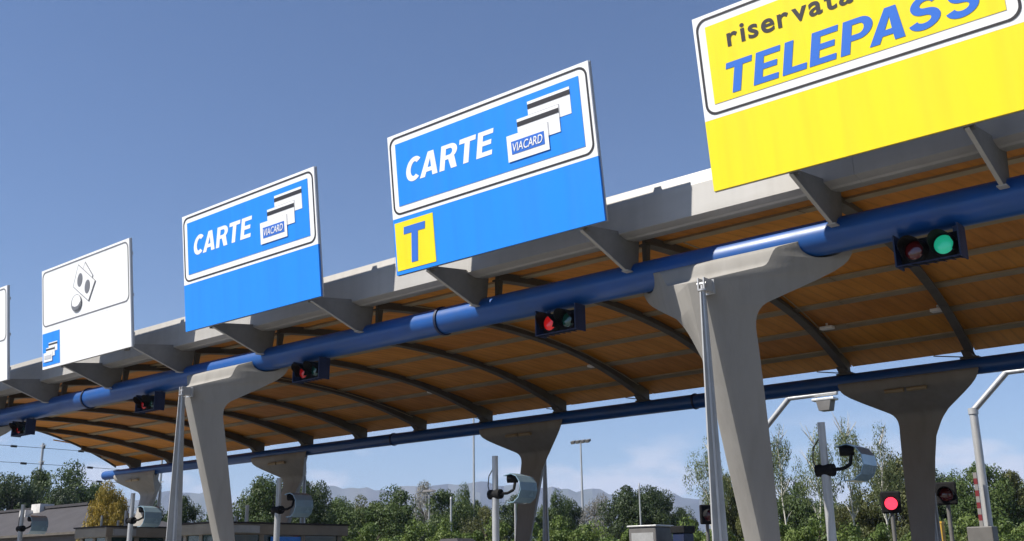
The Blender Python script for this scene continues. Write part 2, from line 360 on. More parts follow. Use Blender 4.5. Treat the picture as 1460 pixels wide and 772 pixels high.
# curved steel ribs, with a foot on each pipe
def zr(y): return zc(y) - .14 - .16 * max(0, (y - 18.0) / 3.8) ** 1.6
ry = [11.37 + (22.2 - 11.37) * i / 26 for i in range(27)]
b = MB(); vs = []
prof = lambda y: [(-.08, zr(y)), (.08, zr(y)), (.08, zr(y) + .025), (.02, zr(y) + .03), (.02, zc(y) + .012), (-.02, zc(y) + .012), (-.02, zr(y) + .03), (-.08, zr(y) + .025)]
b.loft([[(x + K * (y - 11.4), y, z) for x, z in prof(y)] for y in ry])
rme = b.mesh('rib'); rme.materials.append(M_rib)
fb = MB().prism([(21.6, zr(21.6) + .02), (21.75, 5.52), (22.3, 5.52), (22.35, zr(22.2) + .02)], -.09, .09, 'x')
fb.box((-.18, 21.8, 5.50), (.18, 22.2, 5.535))
fme = fb.mesh('rib_foot'); fme.materials.append(M_rib)
fb2 = MB().prism([(11.38, 5.42), (11.46, 5.40), (11.5, zr(11.5) + .02), (11.38, zr(11.38) + .02)], -.03, .03, 'x')
fme2 = fb2.mesh('rib_foot'); fme2.materials.append(M_rib)
for u in RIBS:
    ys = 22.4 - (u + 38.4) / .73 + .1
    if ys <= 11.37: r = linked('rib', rme, canopy, Vector((u, 0, 0)) - CL); linked('rib_foot', fme2, r, (0, 0, 0))
    else:
        r = MB().loft([[(x + K * (y - 11.4), y, z) for x, z in prof(y)] for y in [ys + (22.2 - ys) * i / 20 for i in range(21)]]).build('rib', M_rib, canopy, loc=Vector((u, 0, 0)) - CL)
    linked('rib_foot', fme, r, (K * (22 - 11.4), 0, 0))
    rod = MB().tube((u - .9 + K * 10.6, 22.45, zc(22.45) - .02), (u + K * 10.6, 22.1, 5.56), .012, n=6)
    cb(rod, 'stay_rod', M_rib)
for u in (RIBS[4], RIBS[6], RIBS[9]):
    rod = MB(); pts = [(SX(u + .35 - .25 * t, 12 + 9.4 * t), 12 + 9.4 * t, zc(12 + 9.4 * t) - .10) for t in [i / 10 for i in range(11)]]
    for p, q in zip(pts, pts[1:]): rod.tube(p, q, .010, n=6)
    cb(rod, 'conduit', M_purlin)
for i, x in enumerate((-8.36, -6.19, -14.07, -19.3)):
    y = 19.5
    lb = MB().box((x - .13, y - .08, zc(y) - .13), (x + .13, y + .08, zc(y) - .07)); lb.box((x - .02, y - .02, zc(y) - .07), (x + .02, y + .02, zc(y)))
    tag(lb.build('ceiling_lamp', M_lamp, bevel=.01), ['small white lamp on the boards right of the near front column', 'small white lamp on the boards below the lit green signal', 'small white lamp on the boards below the red and black signal', 'small white lamp on the dim far boards left of centre'][i], 'lamp', 'lamps on the boarded ceiling')
# folded sheet fascia in front, in lengths
fp = [(10.87, 5.76), (10.87, 6.16), (10.90, 6.32), (10.93, 6.335), (11.2, 6.31), (11.2, 6.25), (10.98, 6.26), (10.96, 6.10), (10.96, 5.86), (11.34, 5.87), (11.36, 5.87), (11.36, 5.775), (11.24, 5.765), (11.21, 5.735), (11.06, 5.72), (11.03, 5.74)]
nf = 9
for k in range(nf):
    a = -30.3 + (U1 + 30.3) * k / nf; c = -30.3 + (U1 + 30.3) * (k + 1) / nf - .003
    cb(MB().prism(fp, a, c, 'x'), 'fascia', M_fascia)
# deck closing the gap between fascia and boards
cb(MB().prism([(11.2, 5.9), (11.2, 6.24), (11.3, 6.24), (11.38, zc(11.38) + .17), (11.32, 5.95), (11.32, 5.9)], -30.3, U1, 'x'), 'gutter', M_fascia)
# triangular brackets carrying the signs
bp = MB().prism([(10.05, 5.63), (11.0, 5.30), (11.16, 5.33), (11.3, 5.45), (11.34, 5.765), (11.06, 5.714), (10.86, 5.752), (10.86, 5.80), (10.05, 5.70)], -.012, .012, 'x')
bme = bp.mesh('bracket'); bme.materials.append(M_bracket)
fl = MB(); fl.add([(-.022, 10.05, 5.618), (.022, 10.05, 5.618), (.022, 11.0, 5.288), (-.022, 11.0, 5.288), (-.022, 10.05, 5.628), (.022, 10.05, 5.628), (.022, 11.0, 5.298), (-.022, 11.0, 5.298)],
       [(0, 3, 2, 1), (4, 5, 6, 7), (0, 1, 5, 4), (1, 2, 6, 5), (2, 3, 7, 6), (3, 0, 4, 7)])
fl.box((-.05, 10.98, 5.285), (.05, 11.12, 5.30))
flme = fl.mesh('flange'); flme.materials.append(M_fascia)
for u in (.6, -2.70, -4.54, -7.37, -10.07, -12.61, -15.23, -17.76, -20.4, -23.1, -25.7, -28.4):
    o = linked('bracket', bme, canopy, Vector((u, 0, 0)) - CL); linked('flange', flme, o, (0, 0, 0))

# ---------------------------------------------------------------- blue pipes
def pipe(y, z, r, x0, x1, label, shift, segs):
    p = empty('steel_pipe', (x0, y, z), label, 'pipe')
    cuts = [x0] + segs + [x1]
    for a, c in zip(cuts, cuts[1:]):
        bb = MB().tube((a - x0 + .004, 0, 0), (c - x0 - .004, 0, 0), r, n=40); bb.build('pipe_length', M_blue, p, smooth=True)
    for s in segs:
        MB().tube((s - x0 - .022, 0, 0), (s - x0 + .022, 0, 0), r + .022, n=40).build('flange_ring', M_tblue, p, smooth=True)
    return p
pipe(11.30, 5.247, .203, -31.2, 3.2, 'thick blue front pipe under the signs carrying the traffic lights', 0, [-21.6, -10.95, -0.7])
pipe(22.0, 5.362, .172, -40.25, 1.4, 'dark blue rear pipe under the back edge of the canopy', K * 10.6, [-33.4, -23.4, -12.9, -2.4])

# ---------------------------------------------------------------- concrete columns
YB_Z = [(0.0, 11.90), (1.84, 11.488), (2.84, 11.253), (3.5, 11.09), (3.97, 10.972), (4.216, 10.907), (4.30, 10.893), (4.362, 10.889), (4.42, 10.897), (4.472, 10.915), (4.51, 10.945), (4.548, 10.996), (4.60, 11.07), (4.647, 11.137), (4.757, 11.292), (4.868, 11.432), (4.94, 11.495), (4.99, 11.522), (5.05, 11.535), (5.5, 11.54)]
TAB = [(z, 10.39 + (4.76 - z) * .3219, yb) for z, yb in YB_Z]
TAB = [(z, min(yn, 11.78) if z < .5 else yn, yb) for z, yn, yb in TAB]
def column_mesh():
    rings = []
    for z, yn, yb in TAB:
        hb = .10 + (yb - yn) * 1.0824
        hl = .10 + (yb - yn) * (.56 + .5224 * min(1, max(0, (z - 3.9) / .55)))
        rings.append([(-.10, yn, z), (.10, yn, z), (hb, yb, z), (-hl, yb, z)])
    body = MB().loft(rings).mesh('shaft')
    # the air above: shelf, rising curve, lip, trough for the pipe, back lip
    prof = [(9.8, 6.0), (9.8, 4.57), (10.38, 4.765), (10.845, 4.925), (10.868, 4.945), (10.880, 4.98), (10.889, 5.04), (10.900, 5.10), (10.912, 5.13), (10.935, 5.148), (11.06, 5.195)]
    for i in range(0, 15):
        a = R(190 + (345 - 190) * i / 14); prof.append((11.30 + .222 * math.cos(a), 5.243 + .222 * math.sin(a)))
    prof += [(11.53, 5.15), (11.7, 5.15), (11.7, 6.0)]
    cut = MB().prism(prof, -2, 2, 'x').mesh('cut')
    oa = bpy.data.objects.new('a', body); ob = bpy.data.objects.new('b', cut); COL.objects.link(oa); COL.objects.link(ob)
    mo = oa.modifiers.new('bool', 'BOOLEAN'); mo.operation = 'DIFFERENCE'; mo.object = ob; mo.solver = 'EXACT'
    bv = oa.modifiers.new('bevel', 'BEVEL'); bv.width = .010; bv.segments = 2; bv.limit_method = 'ANGLE'; bv.angle_limit = R(32)
    dg = bpy.context.evaluated_depsgraph_get(); me = bpy.data.meshes.new_from_object(oa.evaluated_get(dg))
    bpy.data.objects.remove(oa); bpy.data.objects.remove(ob)
    me.name = 'shaft'; me.materials.clear(); me.materials.append(M_column)
    me.polygons.foreach_set('use_smooth', [True] * len(me.polygons)); me.set_sharp_from_angle(angle=R(28))
    return me
SHAFT = column_mesh()
def strut_parts():
    # tapered steel strut in front of the nose: central round bar between four fins, hinge on top
    X0, Y0, Z0, X1, Y1, Z1 = .16, 10.31, .15, .19, 10.22, 4.60
    P = lambda z: (X0 + (X1 - X0) * (z - Z0) / (Z1 - Z0), Y0 + (Y1 - Y0) * (z - Z0) / (Z1 - Z0))
    t = MB().tube((X0, Y0, Z0), (X1, Y1, Z1), .036, .024, n=16)
    t = t.mesh('tube', True); t.materials.append(M_strut)
    f = MB()
    for (ax, lo, hi) in (('x', .125, .034), ('y', .215, .058)):
        rings = []
        for z in (Z0, 1.6, 3.0, 4.2, 4.57):
            w = lo + (hi - lo) * (z - Z0) / (4.57 - Z0); x, y = P(z)
            rings.append([(x - w, y - .008, z), (x + w, y - .008, z), (x + w, y + .008, z), (x - w, y + .008, z)] if ax == 'x' else [(x - .008, y - w, z), (x + .008, y - w, z), (x + .008, y + w, z), (x - .008, y + w, z)])
        f.loft(rings)
    f = f.mesh('fins'); f.materials.append(M_steel)
    h = MB().tube((X1, Y1, 4.585), (X1, Y1, 4.605), .055, n=16)
    for s in (-.045, .03): h.box((X1 + s, Y1 - .035, 4.60), (X1 + s + .015, Y1 + .16, 4.74))
    h.box((X1 - .12, Y1 + .161, 4.58), (X1 + .06, Y1 + .19, 4.75)); h.tube((X1 - .06, Y1, 4.67), (X1 + .06, Y1, 4.67), .026, n=12); h.box((X1 - .012, Y1 - .02, 4.59), (X1 + .012, Y1 + .03, 4.69))
    h = h.mesh('hinge', True); h.materials.append(M_strut)
    return t, f, h
ST = strut_parts()
def column(u, rear, label):
    loc = (SX(u, 22.0), 33.3, .115) if rear else (u, 0, 0)
    e = empty('canopy_column', loc, label, 'column', 'rear canopy columns' if rear else 'front canopy columns')
    if rear: e.rotation_euler = (0, 0, math.pi)
    linked('shaft', SHAFT, e, (0, 0, 0))
    s = linked('strut', ST[0], e, (0, 0, 0)); linked('fins', ST[1], s, (0, 0, 0)); linked('hinge', ST[2], s, (0, 0, 0))
    if rear:
        bb = MB()
        for x in (-.42, .05): bb.tube((x, 11.56, 4.90), (x + .40, 11.56, 4.90), .045, n=12)
        bb.build('bearing_pad', M_purlin, e, smooth=True)
    else:
        pass
    return e
column(-6.0, False, 'large pale concrete front column nearest, left of the lit green signal')
column(-16.5, False, 'concrete front column under the blue card sign without yellow patch')
column(-27.0, False, 'front column cut by the left edge, only its arm showing')
column(-6.0, True, 'dark rear column right of the nearest front column, beside the red lamp')
column(-16.5, True, 'dark rear column in the middle, between two floodlight masts')
column(-27.0, True, 'dark rear column just right of the second front column')
column(-35.95, True, 'farthest rear column at the blue pipe end above the yellow tree')

# ---------------------------------------------------------------- lane signs
def text_mesh(s, bold=0.0, shear=0.0, gap=0.08):
    """letters laid side by side, one outline each so that heavy strokes never overlap"""
    vs = []; fs = []; x = 0.0
    for idx, ch in enumerate(s):
        cu = bpy.data.curves.new('t', 'FONT'); cu.body = ch; cu.offset = bold; cu.size = 1.0; cu.resolution_u = 6
        o = bpy.data.objects.new('t', cu); COL.objects.link(o)
        dg = bpy.context.evaluated_depsgraph_get(); me = bpy.data.meshes.new_from_object(o.evaluated_get(dg))
        co = [v.co.copy() for v in me.vertices]; mn = min(c.x for c in co); mx = max(c.x for c in co); k = len(vs)
        vs += [(c.x - mn + x + shear * c.y, c.y, 0) for c in co]; fs += [tuple(i + k for i in p.vertices) for p in me.polygons]
        x += mx - mn + gap + {'PA': -.14, 'CA': -.04, 'AR': -.03, 'RT': -.04, 'LE': -.04, 'AS': -.03, 'TE': -.02, 'va': -.06, 'at': -.03, 'ta': -.04}.get(s[idx:idx + 2], 0)
        bpy.data.objects.remove(o); bpy.data.curves.remove(cu); bpy.data.meshes.remove(me)
    me = bpy.data.meshes.new('t'); me.from_pydata(vs, [], fs); me.update(); return me
def _arc(cx, cy, rx, ry, a0, a1, n=14): return [(cx + rx * math.cos(R(a0 + (a1 - a0) * i / n)), cy + ry * math.sin(R(a0 + (a1 - a0) * i / n))) for i in range(n + 1)]
def _stroke(path, w):
    L = []; Rr = []
    for i, p in enumerate(path):
        a = path[max(i - 1, 0)]; c = path[min(i + 1, len(path) - 1)]; dx, dy = c[0] - a[0], c[1] - a[1]; l = math.hypot(dx, dy)
        L.append((p[0] - dy / l * w, p[1] + dx / l * w)); Rr.append((p[0] + dy / l * w, p[1] - dx / l * w))
    return L + Rr[::-1]
GLYPH = {
    'C': [_stroke(_arc(.34, .5, .25, .40, 48, 312, 28), .10)],
    'S': [_stroke(_arc(.32, .705, .215, .195, 20, 262, 20) + _arc(.32, .30, .235, .205, 78, -162, 20), .095)],
    'A': [[(0, 0), (.26, 1), (.50, 1), (.76, 0), (.54, 0), (.495, .19), (.265, .19), (.22, 0)], [(.305, .36), (.38, .72), (.455, .36)]],
    'R': [[(0, 0), (0, 1)] + _arc(.38, .71, .30, .29, 90, -50, 14) + [(.72, 0), (.485, 0), (.335, .40), (.21, .40), (.21, 0)], [(.21, .57), (.21, .83)] + _arc(.37, .70, .11, .13, 90, -90, 8)],
    'P': [[(0, 0), (0, 1)] + _arc(.38, .68, .29, .32, 90, -90, 14) + [(.21, .36), (.21, 0)], [(.21, .53), (.21, .83)] + _arc(.37, .68, .11, .15, 90, -90, 8)],
    'T': [[(0, 1), (.66, 1), (.66, .81), (.435, .81), (.435, 0), (.225, 0), (.225, .81), (0, .81)]],
    'E': [[(0, 0), (0, 1), (.60, 1), (.60, .82), (.21, .82), (.21, .60), (.55, .60), (.55, .42), (.21, .42), (.21, .18), (.61, .18), (.61, 0)]],
    'L': [[(0, 0), (0, 1), (.21, 1), (.21, .19), (.57, .19), (.57, 0)]]}
def glyph_mesh(s, shear, gap):
    """bold sign capitals drawn as outlines"""
    cu = bpy.data.curves.new('t', 'CURVE'); cu.dimensions = '2D'; cu.fill_mode = 'BOTH'; x = 0
    for k, ch in enumerate(s):
        for loop in GLYPH[ch]:
            sp = cu.splines.new('POLY'); sp.points.add(len(loop) - 1); sp.use_cyclic_u = True
            for pt, (a, c) in zip(sp.points, loop): pt.co = (a + x + shear * c, c, 0, 1)
        x += max(p[0] for p in GLYPH[ch][0]) + gap + {'PA': -.13, 'RT': -.05, 'LE': -.03, 'CA': -.04, 'AR': -.01, 'AS': -.05}.get(s[k:k + 2], 0)
    o = bpy.data.objects.new('t', cu); COL.objects.link(o)
    dg = bpy.context.evaluated_depsgraph_get(); me = bpy.data.meshes.new_from_object(o.evaluated_get(dg))
    bpy.data.objects.remove(o); bpy.data.curves.remove(cu); return me
SLEAN = math.atan2(.24, 2.06); BH = 2.074
class Sign:
    """flat board in its own (s, t) plane: s to the right, t up along the board, layers proud of each other"""
    def __init__(s, x, w, label, cat='sign', name='lane_sign'):
        s.w = w
        s.e = empty(name, (x, 10.0, 5.645), label, cat, 'lane signs along the canopy front')
        s.e.rotation_euler = (SLEAN, 0, 0)
    def poly(s, name, pts, d, m, parent=None, th=.003):
        b = MB().prism(pts, -d, -d - th, 'y'); return b.build(name, m, parent or s.e)
    def rect(s, name, a, b_, c, d_, lay, m, parent=None, th=.003):
        return s.poly(name, [(a, b_), (c, b_), (c, d_), (a, d_)], lay, m, parent, th)
    def rrect_pts(s, a, b_, c, d_, r, n=7):
        pts = []
        for cx, cy, a0 in ((c - r, b_ + r, -90), (c - r, d_ - r, 0), (a + r, d_ - r, 90), (a + r, b_ + r, 180)):
            for i in range(n): t = R(a0 + 90 * i / (n - 1)); pts.append((cx + r * math.cos(t), cy + r * math.sin(t)))
        return pts
    def ring(s, name, a, b_, c, d_, r, th, lay, m):
        o = s.rrect_pts(a, b_, c, d_, r); i = s.rrect_pts(a + th, b_ + th, c - th, d_ - th, r - th * .6); n = len(o)
        vs = [(x, -lay, z) for x, z in o] + [(x, -lay, z) for x, z in i] + [(x, -lay - .003, z) for x, z in o] + [(x, -lay - .003, z) for x, z in i]
        fs = []
        for k in range(n):
            q = (k + 1) % n
            fs += [(k, q, n + q, n + k), (2 * n + k, 3 * n + k, 3 * n + q, 2 * n + q), (k, 2 * n + k, 2 * n + q, q), (n + k, n + q, 3 * n + q, 3 * n + k)]
        return MB().add(vs, fs).build(name, m, s.e)
    def text(s, name, body, s0, s1, t0, t1, lay, m, bold=0.0, shear=0.0, gap=0.08, parent=None):
        me = glyph_mesh(body, shear, gap) if bold is None else text_mesh(body, bold, shear, gap)
        n = len(me.vertices); co = np.zeros(n * 3); me.vertices.foreach_get('co', co); co = co.reshape(n, 3)
        mn = co.min(0); mx = co.max(0)
        out = np.zeros((n, 3)); out[:, 0] = s0 + (co[:, 0] - mn[0]) / (mx[0] - mn[0]) * (s1 - s0); out[:, 2] = t0 + (co[:, 1] - mn[1]) / (mx[1] - mn[1]) * (t1 - t0); out[:, 1] = -lay - .003
        me.vertices.foreach_set('co', out.ravel()); me.update(); me.name = name; me.materials.clear(); me.materials.append(m)
        o = bpy.data.objects.new(name, me); COL.objects.link(o); o.parent = parent or s.e
        return o
    def base(s, upper, lower):
        # sheet board in two fields, back stiffeners and posts on the brackets
        s.poly('upper_board', [(0, .823), (s.w, .823), (s.w, BH), (0, BH)], -.03, upper, th=.03)
        s.poly('lower_board', [(0, 0), (s.w, 0), (s.w, .821), (0, .821)], -.03, lower, th=.03)
        s.rect('board_edge', -.008, -.004, s.w + .008, BH + .006, -.06, M_back, th=.028)
        for t in (.25, 1.0, 1.8):
            MB().box((.05, .062, t - .03), (s.w - .05, .11, t + .03)).build('stiffener', M_back, s.e)
        for q in ((.915, 2.755) if s.w < 3.45 + .05 and s.w > 3.45 else (.60, s.w - .40)):
            MB().box((q - .05, .112, -.02), (q + .05, .18, 1.95)).build('post', M_bracket, s.e)
    def frame(s, field, w0=None):
        w = s.w
        s.ring('border_line', .035, .868, w - .035, 2.03, .13, .026, .002, M_black)
        if field: s.rect('field', .153, .99, w - .168, 1.922, .002, field)
    def cards(s, x, y, k, lay, parent=None):
        """a fan of three magnetic-stripe cards"""
        for i, (a, b_) in enumerate(((.392, .372), (.197, .184), (0, 0))):
            L = lay + .004 * i
            c = s.rect('card', x + a * k, y + b_ * k, x + (a + .692) * k, y + (b_ + .358) * k, L, M_white, parent)
            if i < 2:
                s.rect('stripe', x + a * k, y + (b_ + .255) * k, x + (a + .692) * k, y + (b_ + .318) * k, L + .004, M_black, c)
                s.rect('shadow_line', x + (a - .19 + .692) * k, y + b_ * k, x + (a - .19 + .70) * k, y + (b_ + .175) * k, L + .0035, M_lgrey, c)
                s.rect('shadow_line', x + a * k, y + (b_ + .172) * k, x + (a - .19 + .70) * k, y + (b_ + .180) * k, L + .0035, M_lgrey, c)
            elif k > .6:
                s.rect('card_label', x + .072 * k, y + .09 * k, x + .625 * k, y + .265 * k, L + .004, M_lblue, c)
                s.text('card_lettering', 'VIACARD', x + .10 * k, x + .60 * k, y + .12 * k, y + .235 * k, L + .009, M_white, .006, .25, .06, parent=c)
            else:
                s.rect('card_label', x + .08 * k, y + .10 * k, x + .62 * k, y + .25 * k, L + .004, M_lgrey, c)

def card_sign(x, label, tee):
    g = Sign(x, 3.665, label); g.base(M_white, M_sblue); g.frame(M_sblue)
    g.text('lettering', 'CARTE', .345, 2.045, 1.295, 1.645, .005, M_white, None, .16, .09)
    g.cards(2.26, 1.098, 1.0, .006)
    if tee:
        p = g.rect('badge', .03, .055, .80, .757, .002, M_syel)
        g.poly('letter', [(.205, .565), (.215, .672), (.645, .672), (.632, .565), (.492, .565), (.452, .135), (.325, .135), (.362, .565)], .006, M_lblue, p)
    return g
def cash_sign(x, w, label, icon=True):
    g = Sign(x, w, label); g.base(M_white, M_white)
    g.ring('border_line', .035, .868, w - .035, 2.03, .13, .024, .002, M_grey)
    if icon:
        def note(pts, lay, nm):
            o = g.poly(nm, pts, lay, M_grey)
            cx = sum(p[0] for p in pts) / 4; cy = sum(p[1] for p in pts) / 4
            def inset(p):
                dx, dy = p[0] - cx, p[1] - cy; l = math.hypot(dx, dy); return (cx + dx * (1 - .028 / l), cy + dy * (1 - .028 / l))
            g.poly('note_face', [inset(p) for p in pts], lay + .004, M_white, o); return o
        note([(1.80, 1.935), (2.10, 1.60), (1.90, 1.30), (1.56, 1.62)], .002, 'banknote')
        o = note([(1.534, 1.93), (2.196, 1.478), (1.919, 1.109), (1.308, 1.508)], .007, 'banknote')
        for cx, cy in ((1.60, 1.60), (1.885, 1.415)):
            g.poly('portrait', [(cx + .10 * math.cos(t) + .02 * math.sin(t), cy + .135 * math.sin(t)) for t in [2 * math.pi * i / 20 for i in range(20)]], .0155, M_grey, o)
        cx, cy, r = 1.445, 1.155, .175
        c = g.poly('coin', [(cx + r * 1.15 * math.cos(t), cy + r * math.sin(t)) for t in [2 * math.pi * i / 28 for i in range(28)]], .0155, M_grey)
        g.poly('coin_face', [(cx + .01 + (r - .022) * 1.12 * math.cos(t), cy + .018 + (r - .03) * math.sin(t)) for t in [2 * math.pi * i / 28 for i in range(28)]], .0195, M_white, c)
        g.poly('coin_shade', [(cx - .17, cy - .03), (cx - .05, cy - .145), (cx + .10, cy - .13), (cx + .18, cy + .01), (cx + .08, cy - .06), (cx - .04, cy - .07)], .0235, M_grey, c)
    p = g.rect('badge', .02, .06, .735, .735, .002, M_lblue if False else M_sblue)
    g.cards(.08, .14, .52, .006, p)
    return g
g = Sign(-5.455, 3.47, 'large yellow reserved-lane sign with blue capitals, cut by the top right corner'); g.base(M_white, M_syel)
g.frame(M_syel)
g.text('lettering', 'riservata', .41, 1.885, 1.595, 1.815, .006, M_black, .022, 0.0, .11)
g.text('lettering', 'TELEPASS', .345, 3.10, 1.055, 1.415, .006, M_lblue, None, .16, .10)
card_sign(-10.629, 'blue card-lane sign with a yellow T badge below', True)
card_sign(-15.98, 'blue card-lane sign without badge, between the white sign and the T sign', False)
cash_sign(-21.19, 3.43, 'white cash-lane sign with banknote and coin icon and small blue card badge')
cash_sign(-26.40, 3.62, 'white sign cut by the left edge of the picture, only its right end showing')

# ---------------------------------------------------------------- lane signals under the front pipe
def signal(x, state, label):
    e = empty('lane_signal', (x, 11.2, 4.84), label, 'traffic light', 'lane signals under the front pipe')
    W = .46; H = .20; e.scale = (.72, .72, .72)
    b = MB().box((-W, .02, -H), (W, .10, H)); b.build('back_board', M_dark, e, bevel=.01)
    for s in (-1, 1): MB().box((s * W - .012 + s * .014, -.20, -H - .04), (s * W + .012 + s * .014, .12, H + .06)).build('side_plate', M_tblue, e)
    rails = MB().tube((-W, -.19, -H - .03), (W, -.19, -H - .03), .012, n=8)
    for i in range(7): 
        x0 = -W + 2 * W * i / 7; rails.tube((x0, -.19, -H - .03), (x0 + 2 * W / 7, .04, -H - .03), .007, n=6)
    rails.build('guard_rail', M_tblue, e)
    for s in (-.36, .36): MB().box((s - .03, .06, H), (s + .03, .10, H + .30)).build('hanger', M_tblue, e)
    for k, cx in enumerate((-.22, .22)):
        hb = MB().tube((cx, .02, 0), (cx, -.08, 0), .185, .175, n=28); h = hb.build('lamp_housing', M_dark, e, smooth=True)
        # visor: upper three quarters of a tube, cut back towards the bottom
        vb = MB(); n = 22; vs = []
        for r in (.178, .170):
            for i in range(n + 1):
                t = R(-35 + 250 * i / n); L = .12 + .20 * max(0.0, math.sin(t)) ** .6 if math.sin(t) > 0 else .12
                vs += [(cx + r * math.cos(t), -.078, r * math.sin(t)), (cx + r * math.cos(t), -.078 - L, r * math.sin(t) - .015)]
        m_ = 2 * (n + 1); fs = []
        for i in range(n):
            a = 2 * i; fs += [(a, a + 1, a + 3, a + 2), (m_ + a, m_ + a + 2, m_ + a + 3, m_ + a + 1), (a + 1, m_ + a + 1, m_ + a + 3, a + 3)]
        fs += [(0, m_, m_ + 1, 1), (2 * n, 2 * n + 1, m_ + 2 * n + 1, m_ + 2 * n)]
        vb.add(vs, fs).build('visor', M_dark, h, smooth=True)
        # domed lens
        rings = []
        for q in range(5):
            a = R(90 * q / 4.4); rr = .145 * math.cos(a); rings.append([(cx + rr * math.cos(2 * math.pi * i / 24), -.081 - .035 * math.sin(a), rr * math.sin(2 * math.pi * i / 24)) for i in range(24)])
        on = (k == 0 and state in ('red', 'dim')) or (k == 1 and state == 'green')
        mt = {'green': M_roff, 'red': M_rred, 'dim': M_rglow}[state] if k == 0 else (M_gon if state == 'green' else M_goff)
        MB().loft(rings).build('lens', mt, h, smooth=True)
    return e
signal(-3.55, 'green', 'lane signal with its green lamp lit, under the yellow sign')
signal(-8.60, 'red', 'lane signal with a bright red lens, under the T badge sign')
signal(-13.95, 'dim', 'lane signal right beside the second concrete front column')
signal(-18.95, 'dim', 'lane signal just left of the second front column')
signal(-24.3, 'dim', 'dark lane signal nearest the left edge of the picture')

# ---------------------------------------------------------------- antenna posts with curved hoods on the islands
def antenna(x, label, top=3.25):
    e = empty('hood_post', (x, 12.3, .15), label, 'post', 'hooded posts on the islands')
    z = lambda h: h - .15
    MB().tube((0, 0, 0), (0, 0, z(2.72)), .055, n=18).tube((0, 0, z(2.72)), (0, 0, z(top)), .046, n=18).build('pole', M_galv, e, smooth=True)
    MB().box((-.14, -.14, 0), (.14, .14, .02)).build('base_plate', M_galv, e)
    # C-shaped sheet, open towards the pole, axis across the lane
    pts = []
    for i in range(8):
        t = R(118 - 222 * i / 7); pts.append((.26 + .21 * math.cos(t) * (1.0 if math.cos(t) > 0 else 1.35), .225 * math.sin(t)))
    vs = []
    for r in (0, -.012):
        for x_, z_ in pts:
            l = math.hypot(x_ - .26, z_) or 1; dx = (x_ - .26) / l * r; dz = z_ / l * r
            vs += [(x_ + dx, .04, z(2.75) + z_ + dz), (x_ + dx, .45, z(2.75) + z_ + dz)]
    n = len(pts); m_ = 2 * n; fs = []
    for i in range(n - 1):
        a = 2 * i; fs += [(a, a + 1, a + 3, a + 2), (m_ + a, m_ + a + 2, m_ + a + 3, m_ + a + 1), (a, a + 2, m_ + a + 2, m_ + a), (a + 1, m_ + a + 1, m_ + a + 3, a + 3)]
    fs += [(0, m_, m_ + 1, 1), (2 * n - 2, 2 * n - 1, m_ + 2 * n - 1, m_ + 2 * n - 2)]
    h = MB().add(vs, fs).build('hood', M_mirror, e)
    MB().tube((-.11, 0, z(2.67)), (.11, 0, z(2.67)), .075, n=18).build('clamp', M_dark, e, smooth=True)
    a = MB(); pp = [(.09, .0, z(2.67)), (.20, .06, z(2.68)), (.27, .12, z(2.73)), (.28, .14, z(2.84)), (.22, .14, z(2.89))]
    for p, q in zip(pp, pp[1:]): a.tube(p, q, .022, n=8)
    a.build('arm', M_dark, e, smooth=True)
    MB().tube((.16, .10, z(2.90)), (.30, .18, z(2.90)), .065, n=16).build('sensor', M_dark, e, smooth=True)
    c = MB(); pp = [(-.05, 0, z(3.05)), (-.13, 0, z(2.95)), (-.15, 0, z(2.8)), (-.10, 0, z(2.66))]
    for p, q in zip(pp, pp[1:]): c.tube(p, q, .008, n=6)
    c.build('cable', M_wire, e)
    return e
for x, l in ((-5.47, 'hooded sensor post right of the nearest front column, hood seen edge-on'), (-10.81, 'hooded sensor post with shiny blue hood left of the middle rear column'), (-16.17, 'hooded sensor post in front of the olive trees and booth with blue window'), (-21.25, 'hooded sensor post beside the yellow tree'), (-26.3, 'hooded sensor post in front of the low grey building')):
    antenna(x, l)

# ---------------------------------------------------------------- bent lamp posts behind the canopy
def bent(x, label, head):
    e = empty('bent_lamp_post', (x, 25.9, 0), label, 'lamp post', 'bent lamp posts behind the canopy')
    MB().tube((0, 0, 0), (0, 0, 5.0), .105, .095, n=18).build('pole', M_galv, e, smooth=True)
    a = MB().tube((0, 0, 4.98), (.86, 0, 5.80), .075, n=16); a.tube((.84, 0, 5.79), (2.2, .0, 5.80), .060, n=16); a.build('arm', M_galv, e, smooth=True)
    MB().tube((0, 0, 4.9), (0, 0, 5.04), .115, n=18).build('collar', M_galv, e, smooth=True)
    h = MB().box((1.55, -.16, 5.62), (2.15, .16, 5.68)).build('lamp_head', M_galv, e, bevel=.01)
    MB().prism([(1.66, 5.62), (1.72, 5.36), (2.0, 5.36), (2.06, 5.62)], -.15, .15, 'y').build('lamp_glass', M_cab, h)
    MB().tube((1.62, 0, 5.68), (1.62, 0, 5.80), .02, n=8).tube((2.05, 0, 5.68), (2.05, 0, 5.80), .02, n=8).build('hanger', M_galv, h)
bent(-13.2, 'bent lamp post whose pole hides behind the nearest front column', True)
bent(-7.72, 'bent lamp post at the right edge of the picture', True)

